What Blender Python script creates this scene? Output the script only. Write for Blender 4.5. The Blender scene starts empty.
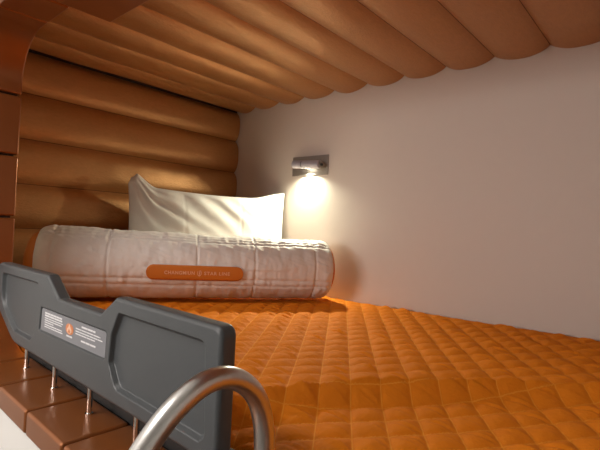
import bpy, bmesh, math, random
from mathutils import Vector, Matrix, noise
random.seed(4)
C = bpy.context.scene.collection
PI = math.pi

# ------------------------------------------------------------------ helpers
def link(o, parent=None):
    C.objects.link(o)
    if parent: o.parent = parent
    return o

def obj(name, bm, mat, parent=None, smooth=True, auto=None):
    bmesh.ops.recalc_face_normals(bm, faces=bm.faces)
    me = bpy.data.meshes.new(name)
    if auto is not None:
        for f in bm.faces: f.smooth = True
        for e in bm.edges:
            if len(e.link_faces) == 2 and e.calc_face_angle(0) > math.radians(auto): e.smooth = False
    else:
        for f in bm.faces: f.smooth = smooth
    bm.to_mesh(me); bm.free()
    for m in (mat if isinstance(mat, (list, tuple)) else [mat]): me.materials.append(m)
    o = bpy.data.objects.new(name, me)
    link(o, parent)
    if parent: o.matrix_parent_inverse = Matrix.Translation(parent.location).inverted()
    return o

def empty(name, loc):
    o = bpy.data.objects.new(name, None); o.location = loc; o.empty_display_size = .05
    return link(o)

def tag(o, label, cat, group=None, kind=None):
    o['label'] = label; o['category'] = cat
    if group: o['group'] = group
    if kind: o['kind'] = kind
    return o

def structure(o): o['kind'] = 'structure'; return o

def bevel(o, w, seg=3, ang=40):
    m = o.modifiers.new('bevel', 'BEVEL'); m.width = w; m.segments = seg
    m.limit_method = 'ANGLE'; m.angle_limit = math.radians(ang)
    for p in o.data.polygons: p.use_smooth = True
    w2 = o.modifiers.new('wn', 'WEIGHTED_NORMAL'); w2.keep_sharp = False
    return o

def box(bm, x0, x1, y0, y1, z0, z1):
    v = [bm.verts.new((x, y, z)) for x in (x0, x1) for y in (y0, y1) for z in (z0, z1)]
    for f in ((0,1,3,2),(4,6,7,5),(0,4,5,1),(2,3,7,6),(0,2,6,4),(1,5,7,3)): bm.faces.new([v[i] for i in f])

def boxobj(name, mat, x0, x1, y0, y1, z0, z1, parent=None, bev=0):
    bm = bmesh.new(); box(bm, x0, x1, y0, y1, z0, z1)
    o = obj(name, bm, mat, parent, smooth=False)
    if bev: bevel(o, bev)
    return o

def prism_x(bm, pts, x0, x1):           # pts in (y,z), extruded along x
    a = [bm.verts.new((x0, y, z)) for y, z in pts]; b = [bm.verts.new((x1, y, z)) for y, z in pts]
    bm.faces.new(a); bm.faces.new(b[::-1]); n = len(pts)
    for i in range(n): bm.faces.new((a[i], a[(i+1) % n], b[(i+1) % n], b[i]))

def tube(bm, pts, r, n=24, cap=True):
    pts = [Vector(p) for p in pts]; rings = []; prev = None
    for i, p in enumerate(pts):
        t = (pts[min(i+1, len(pts)-1)] - pts[max(i-1, 0)]).normalized()
        if prev is None: u = t.orthogonal().normalized()
        else: u = (prev - t*prev.dot(t)).normalized()
        prev = u; w = t.cross(u)
        rr = r[i] if isinstance(r, (list, tuple)) else r
        rings.append([bm.verts.new(p + rr*(math.cos(2*PI*k/n)*u + math.sin(2*PI*k/n)*w)) for k in range(n)])
    for a, b in zip(rings, rings[1:]):
        for k in range(n): bm.faces.new((a[k], a[(k+1) % n], b[(k+1) % n], b[k]))
    if cap: bm.faces.new(rings[0][::-1]); bm.faces.new(rings[-1])

def fill(pts, radii, n=5):              # round the corners of a polygon
    out = []; N = len(pts)
    for i in range(N):
        p = Vector(pts[i]); a = Vector(pts[i-1]); b = Vector(pts[(i+1) % N]); r = radii[i] if isinstance(radii, list) else radii
        if r <= 0: out.append(tuple(p)); continue
        d1 = (a-p).normalized(); d2 = (b-p).normalized(); ang = d1.angle(d2)
        L = min(r/math.tan(ang/2), (a-p).length*.48, (b-p).length*.48)
        q0 = p + d1*L; q1 = p + d2*L
        for k in range(n+1):
            t = k/n; out.append(tuple((1-t)**2*q0 + 2*t*(1-t)*p + t*t*q1))
    return out

def sstep(a, b, x):
    t = max(0, min(1, (x-a)/(b-a))); return t*t*(3-2*t)

def interp(x, tab):
    if x <= tab[0][0]: return tab[0][1]
    for (a, fa), (b, fb) in zip(tab, tab[1:]):
        if x <= b: return fa + (fb-fa)*(x-a)/(b-a)
    return tab[-1][1]

# ------------------------------------------------------------------ materials
def mat(name, col, rough=.5, metal=0, coat=0, sheen=0, noise_amt=0, noise_scale=40, bump=0, bump_scale=200, spec=.5, stretch=None):
    m = bpy.data.materials.new(name); m.use_nodes = True; nt = m.node_tree; b = nt.nodes['Principled BSDF']
    b.inputs['Base Color'].default_value = (*col, 1); b.inputs['Roughness'].default_value = rough
    b.inputs['Metallic'].default_value = metal; b.inputs['Coat Weight'].default_value = coat
    b.inputs['Coat Roughness'].default_value = .12
    b.inputs['Sheen Weight'].default_value = sheen; b.inputs['Specular IOR Level'].default_value = spec
    tc = nt.nodes.new('ShaderNodeTexCoord'); src = tc.outputs['Object']
    if stretch:
        mp = nt.nodes.new('ShaderNodeMapping'); mp.inputs['Scale'].default_value = stretch
        nt.links.new(src, mp.inputs['Vector']); src = mp.outputs['Vector']
    if noise_amt:
        n = nt.nodes.new('ShaderNodeTexNoise'); n.inputs['Scale'].default_value = noise_scale; n.inputs['Detail'].default_value = 5
        nt.links.new(src, n.inputs['Vector'])
        mx = nt.nodes.new('ShaderNodeMix'); mx.data_type = 'RGBA'
        mx.inputs['A'].default_value = (*[c*(1-noise_amt) for c in col], 1)
        mx.inputs['B'].default_value = (*[min(1, c*(1+noise_amt)) for c in col], 1)
        nt.links.new(n.outputs['Fac'], mx.inputs['Factor']); nt.links.new(mx.outputs['Result'], b.inputs['Base Color'])
    if bump:
        n2 = nt.nodes.new('ShaderNodeTexNoise'); n2.inputs['Scale'].default_value = bump_scale; n2.inputs['Detail'].default_value = 3
        nt.links.new(src, n2.inputs['Vector'])
        bp = nt.nodes.new('ShaderNodeBump'); bp.inputs['Strength'].default_value = bump; bp.inputs['Distance'].default_value = .002
        nt.links.new(n2.outputs['Fac'], bp.inputs['Height']); nt.links.new(bp.outputs['Normal'], b.inputs['Normal'])
    return m

M = {}
M['copper'] = mat('copper_paint', (.30, .10, .027), .31, .5, coat=.12, noise_amt=.04, noise_scale=8)
M['groove'] = mat('dark_gap', (.03, .012, .006), .7)
M['leather'] = mat('bronze_leather', (.47, .228, .082), .40, .5, noise_amt=.14, noise_scale=150, bump=.5, bump_scale=300, stretch=(.35, 1, 1))
M['wallpaper'] = mat('beige_wallpaper', (.62, .555, .50), .62, noise_amt=.015, noise_scale=30, bump=.12, bump_scale=500)
M['white'] = mat('white_panel', (.78, .77, .74), .45, noise_amt=.01, noise_scale=10)
M['room_wall'] = mat('grey_room_wall', (.66, .65, .63), .7, noise_amt=.02, noise_scale=6)
M['floor'] = mat('grey_floor', (.22, .20, .18), .5, noise_amt=.12, noise_scale=20)
M['quilt'] = mat('orange_quilt', (.71, .205, .010), .75, noise_amt=.05, noise_scale=90, bump=.5, bump_scale=160, spec=.12)
def seam_lines(m):  # lighter orange lines along the quilt's diamond seams
    nt = m.node_tree; b = nt.nodes['Principled BSDF']; src = b.inputs['Base Color'].links[0].from_socket
    tc = nt.nodes.new('ShaderNodeTexCoord'); outs = []
    for vec, off, sp in (((.588, -.808, 0), .0272, .0497), ((.588, .808, 0), .687, .0440)):
        d = nt.nodes.new('ShaderNodeVectorMath'); d.operation = 'DOT_PRODUCT'; d.inputs[1].default_value = vec
        nt.links.new(tc.outputs['Object'], d.inputs[0])
        a = nt.nodes.new('ShaderNodeMath'); a.operation = 'SUBTRACT'; a.inputs[1].default_value = off + sp/2; nt.links.new(d.outputs['Value'], a.inputs[0])
        w = nt.nodes.new('ShaderNodeMath'); w.operation = 'WRAP'; w.inputs[1].default_value = sp/2; w.inputs[2].default_value = -sp/2; nt.links.new(a.outputs[0], w.inputs[0])
        p = nt.nodes.new('ShaderNodeMath'); p.operation = 'ABSOLUTE'; nt.links.new(w.outputs[0], p.inputs[0])
        g = nt.nodes.new('ShaderNodeMath'); g.operation = 'GREATER_THAN'; g.inputs[1].default_value = sp/2 - .0009; nt.links.new(p.outputs[0], g.inputs[0])
        outs.append(g.outputs[0])
    mx = nt.nodes.new('ShaderNodeMath'); mx.operation = 'MAXIMUM'; nt.links.new(outs[0], mx.inputs[0]); nt.links.new(outs[1], mx.inputs[1])
    c = nt.nodes.new('ShaderNodeMix'); c.data_type = 'RGBA'; nt.links.new(mx.outputs[0], c.inputs['Factor'])
    nt.links.new(src, c.inputs['A']); c.inputs['B'].default_value = (.78, .29, .03, 1); nt.links.new(c.outputs['Result'], b.inputs['Base Color'])
seam_lines(M['quilt'])
M['stitch'] = mat('orange_stitch', (.85, .33, .06), .7)
M['mattress'] = mat('orange_ticking', (.62, .16, .012), .75, noise_amt=.04, noise_scale=100)
M['linen'] = mat('white_linen', (.76, .73, .69), .72, noise_amt=.015, noise_scale=200, bump=.15, bump_scale=900, sheen=.1)
M['satin'] = mat('white_quilted_satin', (.75, .705, .665), .58, noise_amt=.02, noise_scale=60, bump=.12, bump_scale=500, sheen=.1)
M['orange_label'] = mat('orange_label', (.56, .16, .014), .6, noise_amt=.05, noise_scale=300)
M['label_print'] = mat('pale_label_thread', (.75, .42, .26), .6)
M['grey_plastic'] = mat('charcoal_plastic', (.062, .069, .074), .36, noise_amt=.03, noise_scale=300, bump=.12, bump_scale=900)
M['plaque'] = mat('grey_plaque', (.20, .205, .225), .35, .0)
M['print'] = mat('white_print', (.72, .72, .74), .5)
M['print_o'] = mat('orange_print', (.62, .22, .09), .5)
M['print_p'] = mat('pale_orange_print', (.8, .5, .34), .5)
M['steel'] = mat('brushed_steel', (.62, .62, .61), .30, 1.0, noise_amt=.04, noise_scale=40, bump=.05, bump_scale=400)
M['chrome'] = mat('chrome', (.72, .70, .67), .12, 1.0)
M['lamp_metal'] = mat('satin_grey_metal', (.40, .39, .45), .45, .1)
M['plate_metal'] = mat('brushed_plate', (.30, .27, .24), .5, .6, noise_amt=.05, noise_scale=60)
M['black'] = mat('black_parts_and_shade', (.015, .015, .015), .6)  # black lamp parts, also the strip that stands for shade by the ledge
def emis(name, col, s):
    m = mat(name, col, .4); b = m.node_tree.nodes['Principled BSDF']
    b.inputs['Emission Color'].default_value = (*col, 1); b.inputs['Emission Strength'].default_value = s
    return m
M['led'] = emis('led_lens', (1, .95, .72), 30)
M['fill_glow'] = emis('added_fill_panel', (1, .93, .84), 2.2)  # glow of the two added corridor fill panels

# ------------------------------------------------------------------ setting
XW = 1.30; XB = .34; XF = .243; YH = 1.567; ZC = .516
structure(boxobj('wall_right', M['wallpaper'], XW, XW+.05, -.62, 1.64, -.45, .60))
structure(boxobj('wall_back', M['white'], .26, XW, YH+.005, YH+.055, -1.25, .60))
structure(boxobj('wall_front', M['white'], .26, XW, -.62, -.57, -1.25, .60))
LX0, LX1 = .252, .328
bm = bmesh.new()
box(bm, LX0, LX1, -.62, 1.57, -1.25, -.349)
structure(obj('wall_left', bm, M['white'], smooth=False))
bm = bmesh.new(); box(bm, LX0, LX1, 1.246, 1.57, -.349, .60); box(bm, LX0, LX1, -.62, 1.246, .456, .60); box(bm, LX0, LX1, -.62, -.50, -.349, .456)
structure(obj('wall_left_upper', bm, M['white'], smooth=False)).name = 'wall_side'
structure(boxobj('floor', M['floor'], -1.6, 1.35, -1.5, 2.2, -1.30, -1.25))
structure(boxobj('wall_corridor', M['room_wall'], -1.65, -1.6, -1.5, 2.2, -1.25, 1.25))
structure(boxobj('wall_corridor_end', M['room_wall'], -1.6, .26, 2.2, 2.25, -1.25, 1.25))
structure(boxobj('wall_corridor_near', M['room_wall'], -1.6, .26, -1.55, -1.5, -1.25, 1.25))
structure(boxobj('wall_above_bunk', M['white'], .252, .30, -1.5, 2.2, .60, 1.25))
structure(boxobj('wall_beyond_bunk', M['white'], .20, .26, 1.57, 2.2, -1.25, .60))
structure(boxobj('wall_before_bunk', M['white'], .20, .26, -1.5, -.62, -1.25, .60))

# ceiling with padded rolls
EXP = [2.3]
def roll_profile(n=14):
    return [((i/n), (1-abs(2*i/n-1)**EXP[0])**.85) for i in range(n+1)]

def roll(name, parent, mode, a, b, x0, x1, base, bulge, seed, pk=.5):
    """padded roll running along x; mode 'c' hangs down from z=base, mode 'h' bulges toward -y from y=base"""
    bm = bmesh.new(); prof = roll_profile(18); nx = 70; rows = []
    for i in range(nx+1):
        x = x0 + (x1-x0)*i/nx; row = []
        for u, h in prof:
            s = a + (b-a)*u
            w = noise.noise((x*6, s*9, seed*3.7))*.0022 + noise.noise((x*17, s*26, seed))*.0009
            d = bulge*h + w*min(1, h*1.6)
            if mode == 'c': row.append(bm.verts.new((x, s, base - d)))
            else: row.append(bm.verts.new((x, base - d, s)))
        rows.append(row)
    for r0, r1 in zip(rows, rows[1:]):
        for k in range(len(prof)-1): bm.faces.new((r0[k], r0[k+1], r1[k+1], r1[k]))
    for row in (rows[0], rows[-1]): bm.faces.new(row)
    bk = []
    for row in rows: bk.append((row[0], row[-1]))
    for (p, q), (r, s) in zip(bk, bk[1:]): bm.faces.new((p, q, s, r))
    return obj(name, bm, M['leather'], parent, auto=60)

ceil = structure(boxobj('ceiling', M['groove'], LX1+.002, XW, -.57, YH, ZC+.001, ZC+.04))
cs = [1.553, 1.439, 1.294, 1.157, 1.009, .865, .722, .580, .437, .295, .152, .010, -.132, -.274, -.416, -.558]
for i in range(len(cs)-1):
    roll('padded_roll', ceil, 'c', cs[i+1]+.0006, cs[i]-.0006, LX1+.004, XW-.001, ZC, .020, i)
structure(boxobj('ceiling_corridor', M['white'], -1.6, .252, -1.5, 2.2, 1.25, 1.30))
structure(boxobj('trim_top', M['white'], .252, XW+.05, -.62, 1.64, .601, .63))

hb = empty('headboard', (.8, YH, -.33))
tag(hb, 'bronze leather headboard of horizontal padded rolls behind the white pillow', 'headboard')
boxobj('backing_board', M['groove'], LX1+.002, XW-.001, YH-.004, YH+.003, -.42, ZC-.002, hb)
EXP[0] = 3.0
hs = [.508, .374, .232, .092, -.047, -.187, -.327]
for i in range(len(hs)-1):
    top = hs[i] if i else .5035
    roll('padded_roll', hb, 'h', hs[i+1]+.0006, top-.0006, LX1+.004, XW-.002, YH-.005, .024, 30+i)

# ------------------------------------------------------------------ copper frame around the opening
fr = empty('bunk_frame', (XB, .5, -.345))
tag(fr, 'glossy copper frame of rounded blocks edging the bunk opening', 'bunk frame')
YP, ZT, ZL, RC, DP = 1.203, .411, -.306, .112, .038
def ringpt(s):
    """s: arc length; 0 at (YP, 0) upward. returns inner point and outward normal"""
    up = ZT-RC
    if s <= up and s >= ZL+RC: return (YP, s), (1, 0)
    q = RC*PI/2
    if s > up:
        if s < up+q:
            a = (s-up)/RC; return (YP-RC+RC*math.cos(a), ZT-RC+RC*math.sin(a)), (math.cos(a), math.sin(a))
        return (YP-RC-(s-up-q), ZT), (0, 1)
    d = (ZL+RC)-s
    if d < q:
        a = d/RC; return (YP-RC+RC*math.cos(a), ZL+RC-RC*math.sin(a)), (math.cos(a), -math.sin(a))
    return (YP-RC-(d-q), ZL), (0, -1)
def frame_block(s0, s1, x0=XF, x1=XB):
    g = .0022; s0 += g; s1 -= g; n = max(2, int((s1-s0)/.008))
    if s0 > ZL+RC-.01 and s1 < ZT-RC+.01: n = 1
    if s1 < ZL+RC-RC*PI/2: n = 1
    if s0 > ZT-RC+RC*PI/2: n = 1
    bm = bmesh.new(); rows = []
    for i in range(n+1):
        (y, z), (ny, nz) = ringpt(s0+(s1-s0)*i/n)
        rows.append([bm.verts.new((X, y+ny*d, z+nz*d)) for X, d in ((x0, 0), (x1, 0), (x1, DP), (x0, DP))])
    for a, b in zip(rows, rows[1:]):
        for k in range(4): bm.faces.new((a[k], a[(k+1) % 4], b[(k+1) % 4], b[k]))
    bm.faces.new(rows[0]); bm.faces.new(rows[-1][::-1])
    o = obj('frame_block', bm, M['copper'], fr)
    bevel(o, .0052, 4, 50); return o
qa = RC*PI/2
s_bot = lambda y: ZL+RC-qa-(YP-RC-y)
s_top = lambda y: ZT-RC+qa+(YP-RC-y)
seams = [s_bot(y) for y in (-.500, -.381, -.238, -.095, .048, .190, .333, .476, .619, .762, .905, 1.048)] + [-.153, -.010, .136, .279, s_top(1.05), s_top(.936)]
for a, b in zip(seams, seams[1:]): frame_block(a, b)
hd = boxobj('header_block', M['copper'], XF, .42, -.50, .932, ZT-.001, ZT+.044, fr); bevel(hd, .005, 3, 50)
bm = bmesh.new()
for (y0, y1, z0, z1) in ((YP+.012, YP+.036, -.19, .30), (-.5, 1.09, ZL-.036, ZL-.012), (.93, 1.09, ZT+.012, ZT+.034)):
    box(bm, XF+.01, XB-.008, y0, y1, z0, z1)
obj('backing_strip', bm, M['groove'], fr, smooth=False)
boxobj('gap_shade_strip', M['black'], XB+.0006, XB+.0046, -.48, 1.085, ZL-.03, -.262, fr)  # added black strip, stands for the shaded gap under the rail
for y in (.735, .30): 
    bm = bmesh.new(); tube(bm, [(.405, y, ZT-.004), (.405, y, ZT+.002)], .0035, 12); obj('screw', bm, M['chrome'], fr, auto=40)

# ------------------------------------------------------------------ guard rail
gr = empty('guard_rail', (.309, .75, ZL))
tag(gr, 'charcoal plastic bed guard rail with dipped middle on steel pins above the copper ledge', 'guard rail')
GX0, GX1 = .297, .320
outl = [(1.152,-.110),(.862,-.108),(.806,-.143),(.645,-.141),(.600,-.111),(.364,-.109),(.364,-.258),(1.03,-.265),(1.152,-.205)]
outl = fill(outl, [.02,.008,.008,.008,.008,.014,.012,.10,.06], 5)
bm = bmesh.new(); prism_x(bm, outl, GX0, GX1)
body = obj('rail_panel', bm, M['grey_plastic'])
b0 = body.modifiers.new('b0', 'BEVEL'); b0.width = .0058; b0.segments = 4; b0.limit_method = 'ANGLE'; b0.angle_limit = math.radians(60)
cut = bmesh.new()
def recess(pts, rad, depth, slope=.0028):
    p = fill(pts, rad, 4)
    cy = sum(q[0] for q in p)/len(p); cz = sum(q[1] for q in p)/len(p)
    out = [cut.verts.new((GX0-.004, cy+(y-cy)*1.0, z)) for y, z in p]
    mid = [cut.verts.new((GX0, y, z)) for y, z in p]
    sc = lambda v, c, L: c+(v-c)*(1-slope/L)
    inn = [cut.verts.new((GX0+depth, sc(y, cy, .10), sc(z, cz, .04))) for y, z in p]
    n = len(p); cut.faces.new(out); cut.faces.new(inn[::-1])
    for A, B in ((out, mid), (mid, inn)):
        for i in range(n): cut.faces.new((A[i], A[(i+1) % n], B[(i+1) % n], B[i]))
recess([(1.118,-.130),(.905,-.127),(.876,-.150),(.898,-.180),(.904,-.215),(.93,-.241),(1.03,-.241),(1.118,-.195)], [.01,.008,.008,.01,.012,.014,.05,.05], .0075)
recess([(.590,-.131),(.392,-.129),(.385,-.232),(.395,-.240),(.589,-.238),(.612,-.206),(.608,-.164)], [.008,.01,.01,.006,.02,.012,.012], .0075)
recess([(.882,-.168),(.621,-.163),(.623,-.205),(.887,-.213)], [.006]*4, .003, .001)
bmesh.ops.recalc_face_normals(cut, faces=cut.faces)
cm = bpy.data.meshes.new('tmp_cut'); cut.to_mesh(cm); cut.free(); co = bpy.data.objects.new('tmp_cut', cm); C.objects.link(co)
bo = body.modifiers.new('b', 'BOOLEAN'); bo.operation = 'DIFFERENCE'; bo.object = co; bo.solver = 'EXACT'
bpy.context.view_layer.update()
dg = bpy.context.evaluated_depsgraph_get()
nm = bpy.data.meshes.new_from_object(body.evaluated_get(dg)); body.modifiers.clear(); body.data = nm
bpy.data.objects.remove(co)
body.parent = gr; body.matrix_parent_inverse = Matrix.Translation(gr.location).inverted()
bevel(body, .0015, 3, 40)
for y in (.977, .833, .690, .547, .404):
    bm = bmesh.new(); tube(bm, [(.309, y, ZL+.0002), (.309, y, -.252)], .0040, 16)
    pin = obj('support_pin', bm, M['chrome'], gr, auto=40)
    bm = bmesh.new(); tube(bm, [(.309, y, ZL), (.309, y, ZL+.0018)], .0062, 16); obj('pin_collar', bm, M['chrome'], pin, auto=40)
    pin.children[0].matrix_parent_inverse = Matrix.Identity(4)
# plaque with printing
bm = bmesh.new()
prism_x(bm, fill([(.878,-.1700),(.624,-.1650),(.626,-.2030),(.882,-.2095)], .005, 4), GX0+.0016, GX0+.0042)
pl = obj('notice_plaque', bm, M['plaque'], gr, auto=40); pl['label'] = 'grey notice plaque with white print and orange flame mark'
def pq(u, v):   # u 0..1 left to right, v 0..1 top to bottom on plaque
    y = .878-(.878-.624)*u; zt = -.1705+.005*u; zb = -.2085+.008*u; return y, zt+(zb-zt)*v
def dash(bm, u0, u1, v, h, solid=False):
    u = u0
    while u < u1-.004:
        w = (u1-u0) if solid else random.uniform(.035, .09); e = min(u+w, u1)
        a, b, c, d = pq(u, v), pq(e, v), pq(e, v+h), pq(u, v+h)
        vs = [bm.verts.new((GX0+.0012, *q)) for q in (a, b, c, d)]; bm.faces.new(vs)
        vb = [bm.verts.new((GX0+.0017, *q)) for q in (a, b, c, d)]
        for i in range(4): bm.faces.new((vs[i], vs[(i+1) % 4], vb[(i+1) % 4], vb[i]))
        u = e + .006
bm = bmesh.new()
for v, u1, h in ((.12,.36,.075),(.235,.37,.075),(.37,.38,.045),(.47,.36,.045),(.57,.22,.045),(.68,.37,.045),(.78,.385,.045)): dash(bm, .06, u1, v, h)
dash(bm, .67, .86, .13, .075)
for v, u1 in ((.29,.93),(.41,.955),(.52,.86)): dash(bm, .585, u1, v, .045)
dash(bm, .67, .87, .74, .07); dash(bm, .445, .535, .76, .07)
obj('printed_lines', bm, M['print'], pl, smooth=False)
def disc(bm, uc, vc, pts, x): 
    y, z = pq(uc, vc); a = [bm.verts.new((x, y-p*.001, z+q*.001)) for p, q in pts]; b = [bm.verts.new((x+.0005, y-p*.001, z+q*.001)) for p, q in pts]
    bm.faces.new(a)
    for i in range(len(a)): bm.faces.new((a[i], a[(i+1) % len(a)], b[(i+1) % len(a)], b[i]))
bm = bmesh.new(); disc(bm, .49, .47, [(15.5*math.cos(t*PI/12), 9*math.sin(t*PI/12)) for t in range(24)], GX0+.0012); obj('flame_mark_ground', bm, M['print_o'], pl, smooth=False)
fl = [(p*1.9, q*.9) for p, q in ((0,10),(2,5),(4.6,0),(5,-4),(2.6,-7.2),(0,-8),(-2.6,-7.2),(-5,-4),(-4,0.5),(-1.6,4))]
bm = bmesh.new(); disc(bm, .49, .47, fl, GX0+.0007); obj('flame_mark', bm, M['print_p'], pl, smooth=False)
bm = bmesh.new(); disc(bm, .49, .55, [(p*.42, q*.42) for p, q in fl], GX0+.0003); obj('flame_centre', bm, M['print_o'], pl, smooth=False)

# ------------------------------------------------------------------ grab handle (top of the ladder) bent over the ledge
hy = .322
ctl = [(.12,-1.248),(.118,-.80),(.122,-.50),(.128,-.36),(.142,-.275),(.170,-.213),(.201,-.172),(.233,-.149),(.262,-.143),(.289,-.152),(.3105,-.172),(.3225,-.200),(.3265,-.232),(.3265,-.27),(.3265,ZL+.001)]
def cat(P, m=8):
    out = []
    for i in range(len(P)-1):
        p0 = Vector(P[max(i-1,0)]); p1 = Vector(P[i]); p2 = Vector(P[i+1]); p3 = Vector(P[min(i+2, len(P)-1)])
        for k in range(m):
            t = k/m; out.append(.5*((2*p1)+(p2-p0)*t+(2*p0-5*p1+4*p2-p3)*t*t+(3*p1-p0-3*p2+p3)*t**3))
    out.append(Vector(P[-1])); return out
gh = empty('ladder_handle', (.12, hy, -1.25))
tag(gh, 'curved brushed steel tube handle arching beside the near end of the charcoal rail', 'handle')
bm = bmesh.new(); tube(bm, [(p.x, hy, p.y) for p in cat(ctl)], .0106, 32); obj('bent_tube', bm, M['steel'], gh, auto=50)
for (x, z) in ((.3265, ZL), (.12, -1.25)):
    bm = bmesh.new(); tube(bm, [(x, hy, z), (x, hy, z+.004)], .0130, 28); obj('foot_flange', bm, M['steel'], gh, auto=50)

# ------------------------------------------------------------------ mattress and quilt
bp = boxobj('bed_base', M['white'], .350, XW-.004, -.56, YH-.045, -1.25, -.395); tag(bp, 'white bed base under the orange mattress behind the copper ledge', 'bed base')
mt = boxobj('mattress', M['mattress'], .354, XW-.006, -.55, YH-.045, -.394, -.3215, bev=.02); tag(mt, 'orange mattress under the diamond quilt between the ledge and the beige wall', 'mattress')
crest = [(-.2,.56),(.043,.627),(.11,.655),(.241,.690),(.33,.692),(.46,.674),(.675,.624),(.9,.56),(1.3,.42)]
def amp(t): return .024*(1-sstep(.35, .95, t)*.75)
ALL = .0272; ASP = .0497; BSP = .0440; BOFF = .687
def smoothcrest(t):
    return (interp(t-.03, crest)+interp(t, crest)+interp(t+.03, crest))/3
def bed_base_z(x, y):
    t = .81*x-.59*y; q = .588*x+.808*y
    d = smoothcrest(t)-q
    z = -.2515
    if d > 0:
        k = min(1, d/.048); z -= amp(t)*(math.sin(k*PI/2)**1.15) + .035*max(0, d-.07)*(1-sstep(.3,.9,t))
    else: z += .004*math.exp(d/.03)
    z += .010*sstep(.8, 1.3, x)*(1-sstep(.1, .9, y))
    z += .003*noise.noise((x*3.1, y*3.1, 1.7))
    z -= .018*(1-sstep(.345, .40, x))**2
    z -= .012*sstep(XW-.03, XW, x)**2 * 0
    return z
def quilt_z(x, y):
    z = bed_base_z(x, y)
    wx, wy = x, y
    a = (.588*wx-.808*wy-ALL)/ASP; b = (.588*wx+.808*wy-BOFF)/BSP
    fa = a-math.floor(a); fb = b-math.floor(b); ca, cb = math.floor(a), math.floor(b)
    h = (math.sin(PI*fa)**.5)*(math.sin(PI*fb)**.5)
    r = noise.cell((ca*1.37+.5, cb*1.91+.5, 3.3)); r2 = noise.cell((ca*2.3+.5, cb*.7+.5, 7.1))
    env = (math.sin(PI*fa)*math.sin(PI*fb))**.4
    h *= 1-.9*sstep(XW-.035, XW-.008, x)
    pr = Vector((x-.452, y-1.428)); al = pr.x*.844-pr.y*.537; pe = abs(pr.x*.537+pr.y*.844)
    if -.05 < al < .95: h *= .15+.85*sstep(.045, .085, pe)
    z += .0078*h
    # tension creases running corner to corner inside a cell
    dg1 = (fa + fb - 1) + .14*(r-.5)
    z -= (.0078*(.25+.75*r))*math.exp(-(dg1/.075)**2)*env
    dg2 = (fa + fb - 1) - .22 + .2*r2
    z += (.0045*r2)*math.exp(-(dg2/.08)**2)*env
    z += .0012*noise.noise((x*45, y*45, 2))*h + .0007*noise.noise((x*110, y*110, 5))*h
    return z
bm = bmesh.new()
def axis(segs):
    out = []
    for a, b, s in segs:
        n = round((b-a)/s); out += [a+(b-a)*i/n for i in range(n)]
    return out+[segs[-1][1]]
xs = axis([(.350, 1.296, .0037)]); ys = axis([(-.555, -.05, .012), (-.05, 1.12, .0037), (1.12, 1.520, .007)])
grid = []
zb = -.3205
for x in xs:
    grid.append([bm.verts.new((x, y, quilt_z(x, y))) for y in ys])
for c0, c1 in zip(grid, grid[1:]):
    for k in range(len(ys)-1): bm.faces.new((c0[k], c1[k], c1[k+1], c0[k+1]))
ring = [c[0] for c in grid] + grid[-1][1:] + [c[-1] for c in grid[-2::-1]] + grid[0][-2:0:-1]
low = [bm.verts.new((v.co.x, v.co.y, zb)) for v in ring]
for i in range(len(ring)): bm.faces.new((ring[i], ring[(i+1) % len(ring)], low[(i+1) % len(ring)], low[i]))
bm.faces.new(low)
ql = obj('quilt', bm, M['quilt'], auto=75)
tag(ql, 'orange diamond-stitched quilt covering the bed, with a raised fold across it', 'quilt')

# ------------------------------------------------------------------ bolster
BA = Vector((.470, 1.4165)); BB = Vector((1.213, .944))
bd = (BB-BA); BL = bd.length; bd.normalize(); bn = Vector((bd.y, -bd.x))     # bn points toward the camera side
if bn.y > 0: bn = -bn
RV, RH = .0985, .098; BZ = -.2415+RV
def bol(s, th, dr=0, pk=True):
    """s along axis 0..BL, th angle: 0 = toward camera, 90deg = up"""
    e = min(s, BL-s); k = 1.0
    er = .032
    if e < er: k = .80 + .20*math.sqrt(max(0, 1-((er-e)/er)**2))
    d = 0
    if pk:
        # seam lines: around and along
        thd = math.degrees(th) % 360
        for c, dep in ((-19, .0028), (-31, .0028), (52, .003), (60, .003), (68, .002), (160, .003), (200, .003), (270, .001)):
            dd = abs((thd-c+180) % 360-180); d -= dep*math.exp(-(dd/2.4)**2)
            d += .0016*math.exp(-((dd-7)/6)**2)*noise.noise((s*75, c, 1))
        for c in (.045, .190, .441, .618, .816): d -= .0028*math.exp(-((s-c)/.0032)**2)
        pf = noise.noise((s*38, th*2.2, 3.0)); d += .0026*pf + .0009*noise.noise((s*95, th*5.0, 8.0)) + .003*noise.noise((s*7, th*1.2, 5))
        if 10 < thd < 75: d += .0014*noise.noise((s*60+th*14, th*3.0, 13.0))
    sag = .004*math.sin(PI*s/BL)
    RS = RV + .0085 - .0075*s/BL
    rv = (RS+dr+d)*k; rh = (RH+dr+d)*k
    c = BA + bd*s + bn*(rh*math.cos(th)); z = BZ + (RS-RV) + (rv)*math.sin(th)
    z = max(z, BZ-RV+.0035) if math.sin(th) < 0 else z - sag*math.sin(th)
    return Vector((c.x, c.y, z))
bl = empty('bolster_pillow', (*(BA+bd*BL/2), BZ-RV))
tag(bl, 'long white quilted bolster pillow with orange piped ends lying across the orange quilt', 'bolster pillow')
ns, nt_ = 330, 200; bm = bmesh.new(); rings = []
for i in range(ns+1):
    s = BL*i/ns; rings.append([bm.verts.new(bol(s, 2*PI*k/nt_)) for k in range(nt_)])
for a, b in zip(rings, rings[1:]):
    for k in range(nt_): bm.faces.new((a[k], a[(k+1) % nt_], b[(k+1) % nt_], b[k]))
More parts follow.
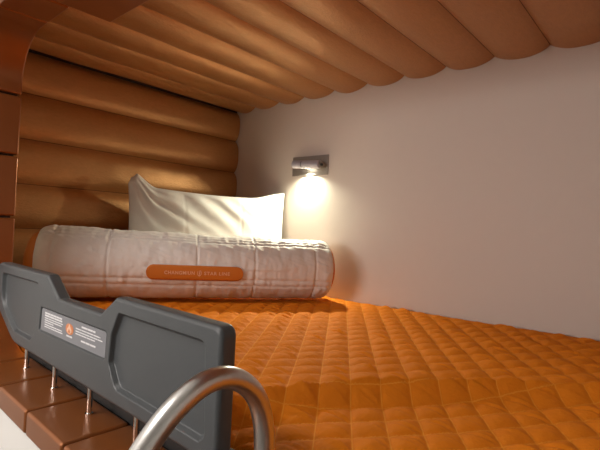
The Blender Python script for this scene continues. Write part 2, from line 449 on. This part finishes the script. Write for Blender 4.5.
for ring_, s0, sg in ((rings[0], 0, -1), (rings[-1], BL, 1)):
    last = ring_; cen = Vector((*(BA+bd*s0), BZ-.004))
    for f_, o_ in ((.8, .008), (.5, .014), (.2, .017)):
        cur = [bm.verts.new(cen+(v.co-cen)*f_ + Vector((*(bd*sg*o_), 0))) for v in ring_]
        for k in range(nt_): bm.faces.new((last[k], last[(k+1) % nt_], cur[(k+1) % nt_], cur[k]))
        last = cur
    bm.faces.new(last)
obj('bolster_body', bm, M['satin'], bl)
for s0, sg in ((.0, -1), (BL, 1)):
    bm = bmesh.new(); rr = []
    for f_, o_ in ((1.012, -.010), (1.025, -.003), (1.01, .006), (.93, .017), (.8, .025), (.5, .035), (.2, .038)):
        cen = Vector((*(BA+bd*s0), BZ-.004))
        rr.append([bm.verts.new(cen + (bol(s0, 2*PI*k/90, 0, False)-cen)*f_*(1.06 if o_ == -.010 else 1) + Vector((*(bd*sg*o_*(1.0 if sg < 0 else .45)), .0035 if math.sin(2*PI*k/90) < 0 else 0))) for k in range(90)])
    for a, b in zip(rr, rr[1:]):
        for k in range(90): bm.faces.new((a[k], a[(k+1) % 90], b[(k+1) % 90], b[k]))
    bm.faces.new(rr[-1])
    o = obj('end_cap', bm, M['orange_label'], bl); o['label'] = 'orange end of the bolster'
# label
def surf(s, th, dr): return bol(s, th, dr, False)
LS0, LS1, LT0, LT1 = 0, 0, 0, 0
LC, LHW, LTH, LTHW = .438, .141, math.radians(-7), .0135/.0985*.98*1.5
bm = bmesh.new(); nl = 60; cols = []
for i in range(nl+1):
    u = -1+2*i/nl; u = math.sin(u*PI/2)
    hh = .0205; x = u*LHW; e = LHW-abs(x)
    hw = hh if e >= hh else math.sqrt(max(1e-6, hh*hh-(hh-e)**2))
    cols.append([bm.verts.new(surf(LC+x, LTH+(-1+2*j/8)*hw/.0985, .0042)) for j in range(9)])
for a, b in zip(cols, cols[1:]):
    for j in range(8): bm.faces.new((a[j], a[j+1], b[j+1], b[j]))
lb = obj('name_label', bm, M['orange_label'], bl); lb['label'] = 'orange rounded label with pale lettering'
sm = lb.modifiers.new('s', 'SOLIDIFY'); sm.thickness = .003; sm.offset = 0
def text_on_label(txt, xc, width, h, name):
    cu = bpy.data.curves.new('t', 'FONT'); cu.body = txt; cu.size = 1; cu.align_x = 'CENTER'; cu.align_y = 'CENTER'; cu.space_character = 1.15; cu.offset = .022
    to = bpy.data.objects.new('t', cu); C.objects.link(to); bpy.context.view_layer.update()
    me = bpy.data.meshes.new_from_object(to.evaluated_get(bpy.context.evaluated_depsgraph_get()))
    bpy.data.objects.remove(to)
    xx = [v.co.x for v in me.vertices]; yy = [v.co.y for v in me.vertices]
    cx = (min(xx)+max(xx))/2; cy = (min(yy)+max(yy))/2; sx = width/(max(xx)-min(xx)); sy = h/(max(yy)-min(yy))
    b = bmesh.new(); b.from_mesh(me)
    for v in b.verts: v.co = surf(LC+xc+(v.co.x-cx)*sx, LTH+(v.co.y-cy)*sy/.0985, .0062)
    me.clear_geometry()
    o = obj(name, b, M['label_print'], lb, smooth=False); o.matrix_parent_inverse = Matrix.Identity(4); return o
text_on_label('CHANGMIUN', -.047, .086, .0095, 'lettering')
text_on_label('STAR LINE', .062, .076, .0095, 'lettering')
bm = bmesh.new()
emb = []
N = 40
for k in range(N+1):
    a = 2*PI*k/N*.82+2.4
    emb.append([bm.verts.new(surf(LC+.010+r*.75*math.cos(a), LTH+r*math.sin(a)/.0985, .0062)) for r in (.0062, .0084)])
for a, b in zip(emb, emb[1:]): bm.faces.new((a[0], a[1], b[1], b[0]))
vs = [bm.verts.new(surf(LC+.010+p, LTH+q/.0985, .0062)) for p, q in ((0,.009),(.0022,.001),(.0008,-.010),(-.0014,-.002))]; bm.faces.new(vs)
o = obj('emblem', bm, M['label_print'], lb, smooth=False); o.matrix_parent_inverse = Matrix.Identity(4)
# ------------------------------------------------------------------ pillow
PW, PH, PT = .545, .358, .105
pa = Vector((.735, 1.44)); pb = Vector((1.284, 1.216))
pd = (pb-pa).normalized(); pn = Vector((pd.y, -pd.x)); pn = pn if pn.y < 0 else -pn
PW = (pb-pa).length
def pillow_pt(u, v, side):
    """u,v in -1..1"""
    e = (1-abs(u)**2.6)*(1-abs(v)**2.6); th = (max(0, e))**.5*PT*.5
    pu = u*(1-.035*(1-abs(v)**2)); pv = v*(1-.05*(1-abs(u)**1.6)*1.3)
    x = pu*PW/2; z = pv*PH/2
    w = 0
    if side:
        w += .0035*noise.noise((u*5+v*4, v*2-u*1.5, 2))+.006*noise.noise((u*1.8, v*1.8, 6))
        cr = math.sin((u*.75+v*.55)*26+2*noise.noise((u*2, v*2, 1)))
        w += .0040*cr*sstep(-.2, .9, v)*(1-sstep(.2, .9, abs(u)))
        for c in (-.36, .36): w -= .0014*math.exp(-((u-c)/.012)**2)
        # creases converging on the top left corner
        dx, dy = u+1, 1-v; rad = math.hypot(dx, dy); an = math.atan2(dy, dx)
        w += .006*math.sin(an*15)*math.exp(-((rad-.28)/.22)**2)
        dx, dy = 1-u, 1-v; rad = math.hypot(dx, dy); an = math.atan2(dy, dx)
        w += .003*math.sin(an*13)*math.exp(-((rad-.25)/.2)**2)
        w *= min(1, e*4)
    # droop of top edge towards the middle, raised left ear
    z += (v > -1)*max(0, (v+1)/2)**2*(.042*sstep(.66, .95, -u) + .006*(-u) + .024*sstep(.5, 1, u))
    z -= .020*sstep(.90, 1, -u)*sstep(.6, 1, v)
    x -= .010*u*sstep(.86, 1, v)*sstep(.8, 1, -u)
    return x, (th+w)*(1 if side else -1), z
bm = bmesh.new(); nu, nv = 130, 90; F = {}
lean = math.radians(5)
def place(x, n, z):
    zz = z+PH/2
    zz2 = zz*math.cos(lean)+n*math.sin(lean)*.0; nn = n + (PH*.5-zz)*math.sin(lean)
    c = (pa+pb)/2 + pd*x + pn*nn
    return Vector((c.x, c.y, -.242+zz2))
for side in (0, 1):
    for i in range(nu+1):
        for j in range(nv+1):
            ed = i in (0, nu) or j in (0, nv)
            if side and ed: F[(1, i, j)] = F[(0, i, j)]; continue
            u = math.sin((-1+2*i/nu)*PI/2)*.35+(-1+2*i/nu)*.65; v = math.sin((-1+2*j/nv)*PI/2)*.35+(-1+2*j/nv)*.65
            F[(side, i, j)] = bm.verts.new(place(*pillow_pt(u, v, side)))
for side in (0, 1):
    for i in range(nu):
        for j in range(nv): bm.faces.new([F[(side, *q)] for q in ((i, j), (i+1, j), (i+1, j+1), (i, j+1))])
po = obj('pillow', bm, M['linen'])
tag(po, 'plain white pillow standing upright between the bolster and the bronze headboard', 'pillow')

# ------------------------------------------------------------------ reading lamp on the wall
rl = empty('reading_lamp', (XW, 1.11, .24))
tag(rl, 'small grey metal reading lamp, lit, on a plate on the beige wall', 'wall lamp')
boxobj('wall_plate', M['plate_metal'], XW-.0045, XW-.0002, 1.020, 1.200, .202, .277, rl, bev=.0012)
lx, lz, lr = XW-.034, .243, .0155
zt = lambda y: lz-.055*(1.166-y)
def cyl_y(bm, y0, y1, r, n=40): tube(bm, [(lx, y0, zt(y0)), (lx, y0+.0012, zt(y0)), (lx, y1-.0012, zt(y1)), (lx, y1, zt(y1))], [r-.0012, r, r, r-.0012], n)
bm = bmesh.new(); cyl_y(bm, 1.036, 1.118, lr); obj('lamp_barrel', bm, M['lamp_metal'], rl, auto=35)
bm = bmesh.new(); cyl_y(bm, 1.1180, 1.1215, lr-.0016); obj('swivel_gap', bm, M['black'], rl, auto=35)
bm = bmesh.new(); cyl_y(bm, 1.1215, 1.166, lr); obj('lamp_end', bm, M['lamp_metal'], rl, auto=35)
bm = bmesh.new(); tube(bm, [(XW-.004, 1.036, lz-.006), (lx, 1.036, lz-.006)], .0085, 24); tube(bm, [(lx+.004, 1.030, lz-.006), (lx+.004, 1.042, lz-.006)], .012, 24)
obj('swivel_joint', bm, M['plate_metal'], rl, auto=35)
bm = bmesh.new(); tube(bm, [(lx, 1.024, lz-.008), (lx, 1.036, lz-.008)], .0048, 20); obj('push_switch', bm, M['black'], rl, auto=35)
bm = bmesh.new(); tube(bm, [(lx+.012, 1.105, lz-lr+.0005), (lx+.012, 1.105, lz-lr+.006)], [.0125, .0112], 28); obj('lens_collar', bm, M['lamp_metal'], rl, auto=35)
bm = bmesh.new(); tube(bm, [(lx+.012, 1.105, lz-lr-.0010), (lx+.012, 1.105, lz-lr+.0006)], .0108, 28); obj('lamp_lens', bm, M['led'], rl, auto=35)

# ------------------------------------------------------------------ lights
def area(name, loc, rot, sx, sy, power, col, spread=180, shape='RECTANGLE'):
    l = bpy.data.lights.new(name, 'AREA'); l.shape = shape; l.size = sx; l.size_y = sy; l.energy = power; l.color = col; l.spread = math.radians(spread)
    o = bpy.data.objects.new(name, l); o.location = loc; o.rotation_euler = rot; C.objects.link(o); return o
area('reading_light', (lx+.012, 1.105, lz-lr-.0026), (0, 0, 0), .026, .026, 4.7, (1, .98, .74), 150, 'DISK').rotation_euler = (0, math.radians(30), 0)
cl = empty('added_ceiling_fill', (-.75, .9, 1.25)); tag(cl, 'added unseen ceiling panel lighting the bunk from the corridor', 'added fill light')  # invented overhead panel, added to light the bunk from outside
boxobj('fill_housing', M['white'], -.98, -.52, .38, 1.42, 1.225, 1.25, cl)
boxobj('fill_diffuser', M['fill_glow'], -.96, -.54, .40, 1.40, 1.219, 1.2245, cl)
area('added_ceiling_fill_area', (-.75, .9, 1.215), (0, 0, 0), .42, 1.0, 15, (1, .92, .86))
wl = empty('added_wall_fill', (-1.6, 1.3, .1)); tag(wl, 'added unseen fill panel on the corridor wall facing the bunk', 'wall light')  # invented out-of-view panel, added as level fill through the opening
boxobj('fill_housing', M['white'], -1.6, -1.575, .78, 1.82, .08, .47, wl)
boxobj('fill_diffuser', M['fill_glow'], -1.5745, -1.569, .80, 1.80, .10, .45, wl)
area('added_wall_fill_area', (-1.565, 1.3, .275), (0, -PI/2, 0), .35, 1.0, 20, (1, .92, .88))

w = bpy.data.worlds.new('World'); bpy.context.scene.world = w; w.use_nodes = True
w.node_tree.nodes['Background'].inputs[0].default_value = (.5, .42, .36, 1); w.node_tree.nodes['Background'].inputs[1].default_value = .08

# ------------------------------------------------------------------ camera
cd = bpy.data.cameras.new('Camera'); cam = bpy.data.objects.new('Camera', cd); C.objects.link(cam)
vy = Vector((-500, 23, -442)).normalized(); vx = Vector((390, -22, -442)).normalized()
X = vx - vy*(vx.dot(vy))*.5; Y = vy - X*(X.dot(vy)); X.normalize(); Y.normalize(); Z = X.cross(Y)
R = Matrix((X, Y, Z))
cam.matrix_world = R.to_4x4()
cd.sensor_fit = 'HORIZONTAL'; cd.sensor_width = 36; cd.lens = 442/600*36; cd.clip_start = .01
sc = bpy.context.scene; sc.camera = cam
sc.view_settings.view_transform = 'Standard'; sc.view_settings.look = 'None'; sc.view_settings.gamma = 1
sc.view_settings.use_curve_mapping = False; sc.view_settings.exposure = 0
